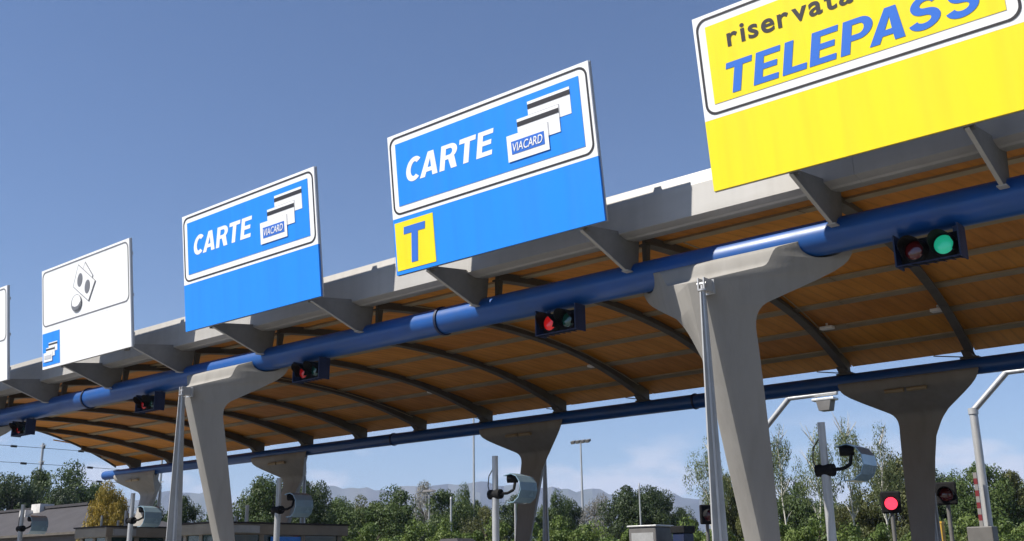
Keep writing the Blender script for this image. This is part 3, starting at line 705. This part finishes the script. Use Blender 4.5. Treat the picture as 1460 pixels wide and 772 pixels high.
# ---------------------------------------------------------------- red exit signals on poles
def exit_signal(x, y, z, mt, label, r=.15, hood=True):
    e = empty('exit_signal', (x, y, 0), label, 'traffic light', 'red signals beyond the canopy')
    MB().tube((0, .1, 0), (0, .1, z - .2), .05, n=14).build('pole', M_cab, e, smooth=True)
    MB().box((-.24, 0, z - .24), (.24, .1, z + .30)).build('housing', M_dark, e, bevel=.04)
    rings = []
    for q in range(5):
        a = R(90 * q / 4.4); rr = r * math.cos(a); rings.append([(rr * math.cos(2 * math.pi * i / 24), -.004 - .04 * math.sin(a), z + rr * math.sin(2 * math.pi * i / 24)) for i in range(24)])
    MB().loft(rings).build('lens', mt, e, smooth=True)
    n = 18; vs = []
    for rr in (r + .03, r + .022):
        for i in range(n + 1):
            t = R(-10 + 200 * i / n); vs += [(rr * math.cos(t), -.002, z + rr * math.sin(t)), (rr * math.cos(t), -.20, z + rr * math.sin(t))]
    m_ = 2 * (n + 1); fs = []
    for i in range(n):
        a = 2 * i; fs += [(a, a + 1, a + 3, a + 2), (m_ + a, m_ + a + 2, m_ + a + 3, m_ + a + 1), (a + 1, m_ + a + 1, m_ + a + 3, a + 3)]
    MB().add(vs, fs).build('visor', M_dark, e, smooth=True)
    return e
exit_signal(-10.15, 26.5, 2.98, M_ron, 'brightly lit red signal left of the right-hand rear column', .155).rotation_euler = (0, 0, R(21))
exit_signal(-8.75, 26.4, 3.12, M_roff, 'unlit dark red signal right of the right-hand rear column', .16).rotation_euler = (0, 0, R(10))
exit_signal(-15.35, 26.5, 2.90, M_roff, 'small dark red signal left of the nearest front column', .15).rotation_euler = (0, 0, R(60))

# raised striped barrier by the right bent post, cabinets, yellow post
e = empty('raised_barrier', (-7.78, 25.6, 0), 'cabinet with raised red and white striped barrier arm at the right bent post', 'barrier')
MB().box((-.28, -.2, 0), (.28, .2, 2.32)).build('cabinet', M_cab, e, bevel=.02)
for i in range(9):
    MB().box((-.04, -.02, 2.32 + i * .135), (.04, .02, 2.32 + (i + 1) * .135 - .001)).build('stripe', M_redp if i % 2 else M_whp, e)
e = empty('yellow_post', (-8.75, 25.6, 0), 'short yellow post beside the right-hand rear column', 'post')
MB().box((-.11, -.1, 0), (.11, .1, 2.42)).build('body', M_yel, e, bevel=.015); MB().box((-.12, -.11, 2.42), (.12, .11, 2.47)).build('cap', M_yel, e)
e = empty('equipment_cabinet', (-19.5, 30, 0), 'pale grey metal cabinet in front of the dark round tree', 'cabinet')
MB().box((-.62, -.5, 0), (.45, .5, 2.78)).build('body', M_cab, e, bevel=.05); MB().box((-.66, -.54, 2.78), (.49, .54, 2.84)).build('lid', M_steel, e, bevel=.02)
MB().box((-.5, -.512, .3), (.35, -.501, 2.6)).build('door', M_steel, e)
e = empty('payment_terminal', (-18.35, 30, 0), 'small dark blue terminal right of the pale grey cabinet', 'terminal')
MB().box((-.22, -.3, 0), (.22, .3, 2.55)).build('body', M_tblue, e, bevel=.03); MB().box((-.26, -.34, 2.55), (.26, .34, 2.78)).build('hood', M_dark, e, bevel=.03)
e = empty('equipment_cabinet', (-27.4, 29, 0), 'small grey-brown kiosk roof below the trees left of centre', 'cabinet')
MB().box((-.5, -.5, 0), (.5, .5, 2.40)).build('body', M_cab, e, bevel=.05); MB().loft([[(-.62, -.62, 2.40), (.62, -.62, 2.40), (.62, .62, 2.40), (-.62, .62, 2.40)], [(-.4, -.4, 2.62), (.4, -.4, 2.62), (.4, .4, 2.62), (-.4, .4, 2.62)]]).build('roof', M_broof, e)

# ---------------------------------------------------------------- toll booths
def booth(x, y0, y1, h, label, blue):
    e = empty('toll_booth', (x, (y0 + y1) / 2, .15), label, 'booth', 'toll booths on the far islands')
    L = (y1 - y0) / 2; w = .72; H = h - .15
    MB().box((-w, -L, 0), (w, L, .95)).build('wall', M_booth, e)
    MB().box((-w - .12, -L - .12, H - .26), (w + .12, L + .12, H)).build('roof', M_booth, e, bevel=.02)
    MB().box((-w - .15, -L - .15, H - .002), (w + .15, L + .15, H + .035)).build('roof_edge', M_broof, e)
    for px in (-w + .06, w - .06):
        for py in (-L + .06, -L / 3, L / 3, L - .06):
            MB().box((px - .06, py - .06, .95), (px + .06, py + .06, H - .26)).build('mullion', M_booth, e)
    for py in (-L + .06, L - .06):
        MB().box((-.06, py - .055, .95), (.06, py + .055, H - .26)).build('mullion', M_booth, e)
    q = [-L + .12, -L / 3 - .06, -L / 3 + .06, L / 3 - .06, L / 3 + .06, L - .12]
    for i in range(3):
        for px in (-w + .05, w - .05):
            MB().box((px - .012, q[2 * i], .951), (px + .012, q[2 * i + 1], H - .261)).build('pane', M_glassdk, e)
    for py in (-L + .05, L - .05):
        for s in (-1, 1):
            a, c = sorted((s * .06, s * (w - .12))); MB().box((a, py - .012, .951), (c, py + .012, H - .261)).build('pane', M_glassdk, e)
    MB().box((w + .002, -L * .2, H - .62), (w + .03, L * .28, H - .30)).build('blind', M_sblue if blue else M_glassdk, e)
    for py, r, hh in ((-L * .35, .045, .45), (-L * .52, .035, .18), (-L * .9, .03, .3)):
        MB().tube((.1, py, H + .03), (.1, py, H + .03 + hh), r, n=10).build('vent_pipe', M_galv, e, smooth=True)
    MB().box((w + .13, -L * .95, H - .22), (w + .2, -L * .45, H - .05)).build('panel_box', M_steel, e)
booth(-22.55, 14.9, 18.7, 2.70, 'toll booth with bright blue blind behind the second front column', True)
booth(-27.75, 15.0, 17.6, 2.78, 'toll booth below the yellow tree left of the second front column', False)

# ---------------------------------------------------------------- low building at the left
e = empty('low_building', (-62, 28.6, 0), 'low grey building with shallow roof at the left edge', 'building')
x0, x1, y0, y1 = -22.0, 14.0, -3.0, 3.6
MB().box((x0, y0 + .3, 0), (x1 - .3, y1 - .3, 3.45)).build('wall', M_bwall, e)
MB().loft([[(x0 - .3, y0, 3.52), (x1, y0, 3.52), (x1, y1, 3.52), (x0 - .3, y1, 3.52)], [(x0 - .3, -.1, 5.05), (x1 - 5.6, -.1, 5.05), (x1 - 5.6, .5, 5.05), (x0 - .3, .5, 5.05)]]).build('roof', M_broof, e)
MB().box((x0 - .3, y0 - .06, 3.40), (x1 + .06, y1 + .06, 3.518)).build('gutter', M_rib, e)
MB().box((x0 - .3, -.25, 5.052), (x1 - 5.4, .65, 5.18)).build('ridge_cap', M_broof, e)
MB().box((2.9, -.5, 4.8), (3.9, .3, 5.32)).build('chimney', M_bwhite, e)
MB().box((2.4, -.9, 4.5), (3.1, -.2, 5.0)).build('chimney', M_bwhite, e)
for wx in (-14, -9, -4.5, 0.5, 4.0, 10.4):
    f = MB().box((wx, y0 + .27, 1.1), (wx + 1.5, y0 + .32, 2.9)).build('window', M_dark, e)
    MB().box((wx + .08, y0 + .255, 1.18), (wx + .71, y0 + .268, 2.82)).build('pane', M_glassdk, f); MB().box((wx + .79, y0 + .255, 1.18), (wx + 1.42, y0 + .268, 2.82)).build('pane', M_glassdk, f)
    MB().box((wx - .08, y0 + .18, 1.02), (wx + 1.58, y0 + .299, 1.098)).build('sill', M_bwhite, f)

# ---------------------------------------------------------------- masts, poles and overhead wires
def mast(x, y, h, r, label, head=None, white=0):
    e = empty('lamp_mast', (x, y, 0), label, 'mast', 'masts and poles beyond the canopy')
    if white: MB().tube((0, 0, 0), (0, 0, white), r * 2.2, r * 2.0, n=14).build('base_section', M_galv, e, smooth=True)
    MB().tube((0, 0, white), (0, 0, h), r, r * .65, n=12).build('pole', M_galv, e, smooth=True)
    if head == 'flood':
        MB().box((-.9, -.06, h - .05), (.9, .06, h + .05)).build('crossbar', M_cab, e)
        for s in (-.75, -.25, .25, .75): MB().prism([(-.2, h + .1), (.16, h + .22), (.2, h + .05), (-.12, h - .12)], s - .17, s + .17, 'x').build('floodlight', M_cab, e)
    elif head == 'lamp':
        MB().prism([(-.55, h), (.55, h), (.4, h + .14), (-.4, h + .14)], -.2, .2, 'y').build('lamp_head', M_whp, e)
    else:
        MB().tube((0, 0, h), (0, 0, h + .12), r * .9, r * .4, n=10).build('cap', M_galv, e)
mast(-54.9, 60, 15, .10, 'tall thin mast rising behind the canopy left of centre')
mast(-52.1, 70, 11.4, .10, 'floodlight mast with four lamps right of the middle rear column', 'flood', 5.6)
mast(-54.7, 55, 6.9, .07, 'pole with small pale lamp head in front of the silvery tree', 'lamp')
mast(-38.2, 40, 5.0, .075, 'short pale pole in front of the trees left of the thin mast')
mast(-25.4, 30, 3.85, .06, 'short cream pole under the shiny hood left of the middle rear column')
mast(-26.6, 40, 5.0, .05, 'thin pale pole in front of the dark round tree')
mast(-8.2, 27.6, 3.35, .05, 'slim grey pole right of the unlit red signal')
mast(-33.0, 20.6, 2.98, .03, 'slim pole between the second front column and its strut')
e = empty('wire_mast', (-92, 44.2, 0), 'thin overhead-wire mast above the low building', 'mast')
MB().tube((0, 0, 0), (0, 0, 12.7), .16, .11, n=12).build('pole', M_galv, e, smooth=True)
for z in (12.5, 11.1, 9.9):
    MB().box((-.5, -.04, z - .04), (.5, .04, z + .04)).build('crossarm', M_galv, e)
    MB().tube((.3, 0, z - .3), (.3, 0, z + .05), .07, n=8).build('insulator', M_wire, e)
e = empty('wire_mast', (-92, 56, 0), 'wire mast just behind the farthest rear column', 'mast')
MB().tube((0, 0, 0), (0, 0, 12.7), .16, .11, n=12).build('pole', M_galv, e, smooth=True)
for z in (12.5, 11.1, 9.9): MB().box((-.5, -.04, z - .04), (.5, .04, z + .04)).build('crossarm', M_galv, e)
for k, (z, lab) in enumerate(((12.5, 'topmost of the three overhead wires at the left'), (11.1, 'middle of the three overhead wires at the left'), (9.9, 'lowest of the three overhead wires at the left'))):
    b = MB(); P = [(-91.7, 10 + 46 * t, z - .25 - .9 * math.sin(math.pi * ((10 + 46 * t) - 44.2) / 59.8) ** 2 * .3) for t in [i / 24 for i in range(25)]]
    for p, q in zip(P, P[1:]): b.tube(p, q, .022, n=6)
    o = tag(b.build('overhead_wire', M_wire), lab, 'wire', 'overhead wires')
    for y in (41.5 + k, 47.6 + k): MB().tube((-91.7, y - .25, z - .28), (-91.7, y + .25, z - .28), .10, n=8).build('damper', M_wire, o)

# ---------------------------------------------------------------- trees
def crown_mesh(name, kind, n, seed, leaf):
    g = np.random.default_rng(seed)
    # clumps spread through a crown of unit height and width, leaves gathered round them
    if kind == 'birch': nc, zlo = 30, .54
    elif kind == 'shrub': nc, zlo = 40, .0
    else: nc, zlo = 58, .10
    C = []
    while len(C) < nc:
        p = g.uniform(-1, 1, 3); l = np.linalg.norm(p)
        if l > 1 or l < .25: continue
        lump = 1 + .18 * math.sin(3 * math.atan2(p[1], p[0]) + seed) * (1 - abs(p[2]))
        h = (p[2] + 1) / 2
        wid = {'birch': .40 * (1 - .5 * h), 'shrub': .5}.get(kind, .46 * (1.08 - .45 * h ** 2))
        C.append((p[0] * wid * lump, p[1] * wid * lump, zlo + (1 - zlo) * (.04 + .90 * h)))
    C = np.array(C); rad = g.uniform(.09, .19, nc) * (.62 if kind == 'birch' else 1.0)
    k = g.integers(0, nc, n)
    d = g.normal(size=(n, 3)); d /= np.linalg.norm(d, axis=1)[:, None]
    rr = rad[k] * g.uniform(.35, 1.0, n) ** .6
    c = C[k] + d * rr[:, None] * np.array([1.0, 1.0, .72 if kind != 'birch' else 1.1])
    c[:, 2] = np.clip(c[:, 2], .01, None)
    nrm = d + g.normal(size=(n, 3)) * .7; nrm[:, 2] += .35; nrm /= np.linalg.norm(nrm, axis=1)[:, None]
    a = np.cross(nrm, g.normal(size=(n, 3))); a /= np.linalg.norm(a, axis=1)[:, None]; b_ = np.cross(nrm, a)
    s = leaf * g.uniform(.6, 1.3, n)[:, None]
    v = np.stack([c - a * s, c + b_ * s * .55, c + a * s, c - b_ * s * .55], 1).reshape(-1, 3)
    me = bpy.data.meshes.new(name); me.vertices.add(4 * n); me.vertices.foreach_set('co', v.ravel().astype(np.float32))
    me.loops.add(4 * n); me.loops.foreach_set('vertex_index', np.arange(4 * n, dtype=np.int32))
    me.polygons.add(n); me.polygons.foreach_set('loop_start', np.arange(0, 4 * n, 4, dtype=np.int32)); me.polygons.foreach_set('loop_total', np.full(n, 4, dtype=np.int32))
    me.update(calc_edges=True)
    at = me.attributes.new('tint', 'FLOAT', 'FACE'); tint = np.clip(g.uniform(0, 1, nc)[k] * .5 + g.uniform(0, .5, n), 0, 1); at.data.foreach_set('value', tint.astype(np.float32))
    me.materials.append(LEAF[kind])
    return me
def trunk_mesh(kind, seed):
    g = random.Random(seed); b = MB(); birch = kind == 'birch'
    r0 = .023 if birch else .035
    P = [Vector((0, 0, 0))]
    for i in range(6): P.append(Vector((g.uniform(-.025, .025), g.uniform(-.025, .025), (i + 1) * (.155 if birch else .11))))
    for i, (p, q) in enumerate(zip(P, P[1:])): b.tube(p, q, r0 * (1 - i * .13), r0 * (1 - (i + 1) * .13), n=8)
    for i in range(14 if birch else 9):
        j = g.randint(3, 6); p = P[j]; t = g.uniform(0, 6.28); l = g.uniform(.06, .14)
        q = p + Vector((math.cos(t) * l, math.sin(t) * l, l * g.uniform(.5, 1.1))); b.tube(p, q, r0 * .38, r0 * .12, n=5)
        for _ in range(2):
            t2 = t + g.uniform(-.9, .9); l2 = l * .6; q2 = q + Vector((math.cos(t2) * l2, math.sin(t2) * l2, l2 * g.uniform(.3, 1))); b.tube(q.lerp(p, .3), q2, r0 * .2, r0 * .07, n=4)
    me = b.mesh('trunk', True); me.materials.append(M_birch if birch else M_bark); return me
NLEAF = {'dark': 26000, 'mid': 25000, 'olive': 23000, 'silver': 13000, 'birch': 5200, 'yellow': 19000, 'shrub': 12000}
LSIZE = {'dark': .0135, 'mid': .0135, 'olive': .0135, 'silver': .012, 'birch': .0095, 'yellow': .014, 'shrub': .020}
CR = {k: [crown_mesh('crown', k, NLEAF[k], 31 * i + len(k) * 7 + i * i, LSIZE[k]) for i in range(3 if k in ('mid', 'dark', 'olive', 'birch', 'shrub') else 2)] for k in NLEAF}
TR = {k: [trunk_mesh(k, i + 5) for i in range(2)] for k in NLEAF}
TREES = [(-83.8, 38.0, 9.38, 5.02, 'dark'), (-90.0, 43.5, 10.41, 4.1, 'mid'), (-86.9, 45.2, 10.47, 5.62, 'mid'), (-80.4, 40.5, 8.32, 3.69, 'dark'), (-45.5, 25.1, 5.6, 1.92, 'yellow'), (-44.5, 25.0, 4.64, 1.39, 'yellow'), (-68.6, 41.1, 6.87, 2.4, 'dark'), (-63.2, 40.3, 6.55, 2.66, 'dark'), (-66.4, 44.7, 6.0, 2.4, 'mid'), (-54.8, 40.3, 7.12, 3.71, 'mid'), (-56.8, 44.2, 7.64, 4.13, 'olive'), (-51.3, 41.5, 6.93, 2.7, 'dark'), (-57.9, 49.2, 6.33, 3.53, 'mid'), (-59.9, 53.1, 6.67, 3.28, 'olive'), (-51.1, 47.8, 6.65, 4.59, 'mid'), (-67.3, 67.0, 9.04, 3.37, 'silver'), (-54.0, 56.3, 7.14, 3.62, 'mid'), (-55.7, 60.2, 7.57, 2.46, 'mid'), (-49.4, 55.1, 5.64, 3.03, 'olive'), (-49.1, 58.0, 6.6, 3.32, 'dark'), (-48.3, 61.3, 6.79, 2.56, 'mid'), (-51.0, 66.8, 6.84, 2.52, 'dark'), (-47.9, 66.6, 6.88, 2.91, 'silver'), (-40.1, 59.8, 6.83, 4.13, 'dark'), (-40.4, 63.2, 6.82, 3.69, 'dark'), (-42.8, 70.0, 5.81, 2.69, 'dark'), (-24.9, 43.3, 6.94, 2.05, 'birch'), (-32.0, 57.7, 6.84, 1.98, 'olive'), (-21.2, 43.0, 6.98, 1.57, 'birch'), (-26.1, 54.0, 5.95, 2.95, 'mid'), (-19.0, 41.9, 6.81, 1.88, 'birch'), (-18.2, 43.3, 7.03, 1.67, 'birch'), (-16.7, 42.9, 6.68, 1.76, 'birch'), (-26.7, 60.4, 5.0, 3.6, 'mid'), (-23.8, 57.3, 5.05, 3.05, 'olive'), (-21.2, 56.1, 6.93, 3.77, 'olive'), (-21.0, 60.4, 6.58, 3.5, 'dark'), (-17.4, 57.4, 6.51, 3.6, 'mid'), (-20.5, 62.7, 6.36, 2.7, 'mid'), (-16.4, 59.8, 6.07, 3.39, 'olive'), (-17.2, 67.9, 6.91, 3.82, 'mid'), (-31.8, 35.9, 3.61, 2.23, 'shrub'), (-31.8, 38.6, 3.6, 2.32, 'shrub'), (-28.1, 36.4, 3.48, 2.14, 'shrub'), (-28.2, 38.8, 3.47, 2.36, 'shrub'), (-25.9, 38.0, 3.31, 2.14, 'shrub'), (-23.2, 38.6, 3.28, 2.21, 'shrub'), (-23.2, 40.9, 3.39, 1.93, 'shrub'), (-19.9, 40.4, 3.31, 2.21, 'shrub'), (-18.4, 39.9, 3.29, 2.04, 'shrub'), (-18.0, 42.3, 3.11, 2.14, 'shrub'), (-16.3, 40.9, 3.07, 1.8, 'shrub'), (-14.4, 41.6, 3.07, 1.8, 'shrub'), (-13.9, 43.8, 3.32, 2.14, 'shrub'), (-11.8, 42.4, 3.14, 2.4, 'shrub'), (-36.0, 37.5, 3.67, 2.13, 'shrub'), (-38.6, 37.7, 3.84, 2.65, 'shrub'), (-41.5, 37.6, 3.94, 2.75, 'shrub')]
WORD = {'dark': ('broadleaf_tree', 'dark green dense tree'), 'mid': ('broadleaf_tree', 'mid green leafy tree'), 'olive': ('broadleaf_tree', 'olive green tree'), 'silver': ('silver_tree', 'pale silvery grey tree'), 'birch': ('birch_tree', 'tall slender birch with pale trunk'), 'yellow': ('yellow_tree', 'yellow autumn tree'), 'shrub': ('roadside_shrub', 'low light green shrub')}
PLACE = [
    'at the left edge behind the low building',
    'behind the overhead-wire mast',
    'right of the overhead-wire mast, tallest at the left',
    'behind the ridge of the low building',
    'left of the farthest rear column',
    'low at the right foot of the taller yellow tree',
    'just right of the farthest rear column',
    "left of the second front column's strut",
    'between the strut and the second front column',
    'right of the second front column',
    'above the toll booth with the blue blind',
    'right of the third rear column',
    'low and right of the third rear column',
    'under the far mountain left of centre',
    'wide and round, left of the silvery tree at centre',
    'behind the pale lamp head pole',
    'right of the silvery tree at centre',
    'in front of the tall thin mast',
    'low, left of the shiny hood',
    'behind the shiny hood',
    'right of the middle rear column',
    'at the foot of the floodlight mast',
    'right of the floodlight mast',
    'large and round behind the thin pale pole',
    'forming the right half of the large round crown',
    'low at the right of the large round crown',
    "left of the nearest front column's strut",
    'seen between strut and nearest front column',
    'right of the nearest front column, partly hidden',
    'right of the nearest front column, low and round',
    'with bare lower trunk left of the edge-on hood post',
    'behind the edge-on hood post',
    'left of the right-hand rear column',
    'behind the foot of the edge-on hood post',
    'left of the brightly lit red signal',
    'behind the brightly lit red signal',
    'behind the right-hand rear column',
    'between the right-hand rear column and the bent post',
    'behind the unlit red signal',
    'at the right edge behind the bent post',
    'beyond the right edge of the picture',
    'left of the middle rear column at its foot',
    'behind the middle rear column at its foot',
    'at the foot of the floodlight mast',
    'right of the floodlight mast foot',
    'left of the pale grey cabinet',
    'right of the pale grey cabinet',
    "left of the nearest front column's foot",
    "right of the nearest front column's foot",
    "left of the edge-on hood post's foot",
    "right of the edge-on hood post's foot",
    'below the brightly lit red signal',
    'behind the yellow post',
    'between the yellow post and the barrier cabinet',
    'right of the barrier cabinet',
    'right of the short pale pole',
    "behind the lamp head pole's foot",
    'right of the toll booth with the blue blind']
for i, (x, y, h, w, k) in enumerate(TREES):
    nm, wd = WORD[k]
    e = empty(nm, (x, y, 0), wd + ' ' + PLACE[i], 'shrub' if k == 'shrub' else 'tree', {'shrub': 'shrubs along the verge', 'birch': 'birches beyond the canopy'}.get(k, 'trees beyond the toll plaza'))
    wf = w * (1.25 if k != 'birch' else 1.5)
    e.rotation_euler = (0, 0, rng.uniform(0, 6.28))
    o = linked('crown', CR[k][i % len(CR[k])], e, (0, 0, 0)); o.scale = (wf, wf, h * 1.02)
    o = linked('trunk', TR[k][i % 2], e, (0, 0, 0)); o.scale = (max(wf, h * .35), max(wf, h * .35), h)
# a continuous hedge closes the view under the trees
def hedge(pts, h, d, n):
    g = np.random.default_rng(5); P = np.array(pts, float); seg = np.linalg.norm(np.diff(P, axis=0), axis=1); cum = np.concatenate([[0], np.cumsum(seg)])
    t = g.uniform(0, cum[-1], n); x = np.interp(t, cum, P[:, 0]); y = np.interp(t, cum, P[:, 1])
    hh = h * (.75 + .2 * np.sin(t * .9) * np.sin(t * .37 + 1) + .12 * np.sin(t * 2.3))
    z = g.uniform(0.0, 1.0, n) ** .75 * hh
    ang = g.uniform(0, 6.28, n); rad = d * np.sqrt(np.clip(1 - (z / (hh + .01)) ** 2, .05, 1))
    c = np.stack([x + np.cos(ang) * rad, y + np.sin(ang) * rad, z], 1)
    nrm = np.stack([np.cos(ang), np.sin(ang), np.full(n, .5)], 1) + g.normal(size=(n, 3)) * .6; nrm /= np.linalg.norm(nrm, axis=1)[:, None]
    a = np.cross(nrm, g.normal(size=(n, 3))); a /= np.linalg.norm(a, axis=1)[:, None]; b_ = np.cross(nrm, a); s = .13 * g.uniform(.6, 1.4, n)[:, None]
    v = np.stack([c - a * s, c + b_ * s * .6, c + a * s, c - b_ * s * .6], 1).reshape(-1, 3)
    me = bpy.data.meshes.new('hedge'); me.from_pydata([tuple(q) for q in v], [], [(4 * i, 4 * i + 1, 4 * i + 2, 4 * i + 3) for i in range(n)])
    at = me.attributes.new('tint', 'FLOAT', 'FACE'); at.data.foreach_set('value', g.uniform(0, 1, n).astype(np.float32)); me.materials.append(LEAF['mid'])
    o = bpy.data.objects.new('undergrowth', me); COL.objects.link(o)
    return tag(o, 'unbroken dark undergrowth below the row of trees', 'undergrowth', kind='stuff')
hedge([(-110, 60), (-80, 62), (-60, 66), (-40, 74), (-25, 68), (-8, 66), (12, 62)], 4.3, 2.2, 60000)

# ---------------------------------------------------------------- haze
hm = bpy.data.materials.new('haze_air'); hm.use_nodes = True; nt = hm.node_tree; nt.nodes.clear()
pv = nt.nodes.new('ShaderNodeVolumePrincipled'); pv.inputs['Color'].default_value = (0.58, 0.69, 1.0, 1); pv.inputs['Density'].default_value = 0.00017; pv.inputs['Anisotropy'].default_value = 0.0
ou = nt.nodes.new('ShaderNodeOutputMaterial'); nt.links.new(pv.outputs[0], ou.inputs['Volume'])
hz = MB().box((-5400, -5400, -1.5), (5400, 5400, 380)).build('haze', hm)
tag(hz, 'pale blue air haze over the far mountains', 'haze', kind='stuff')
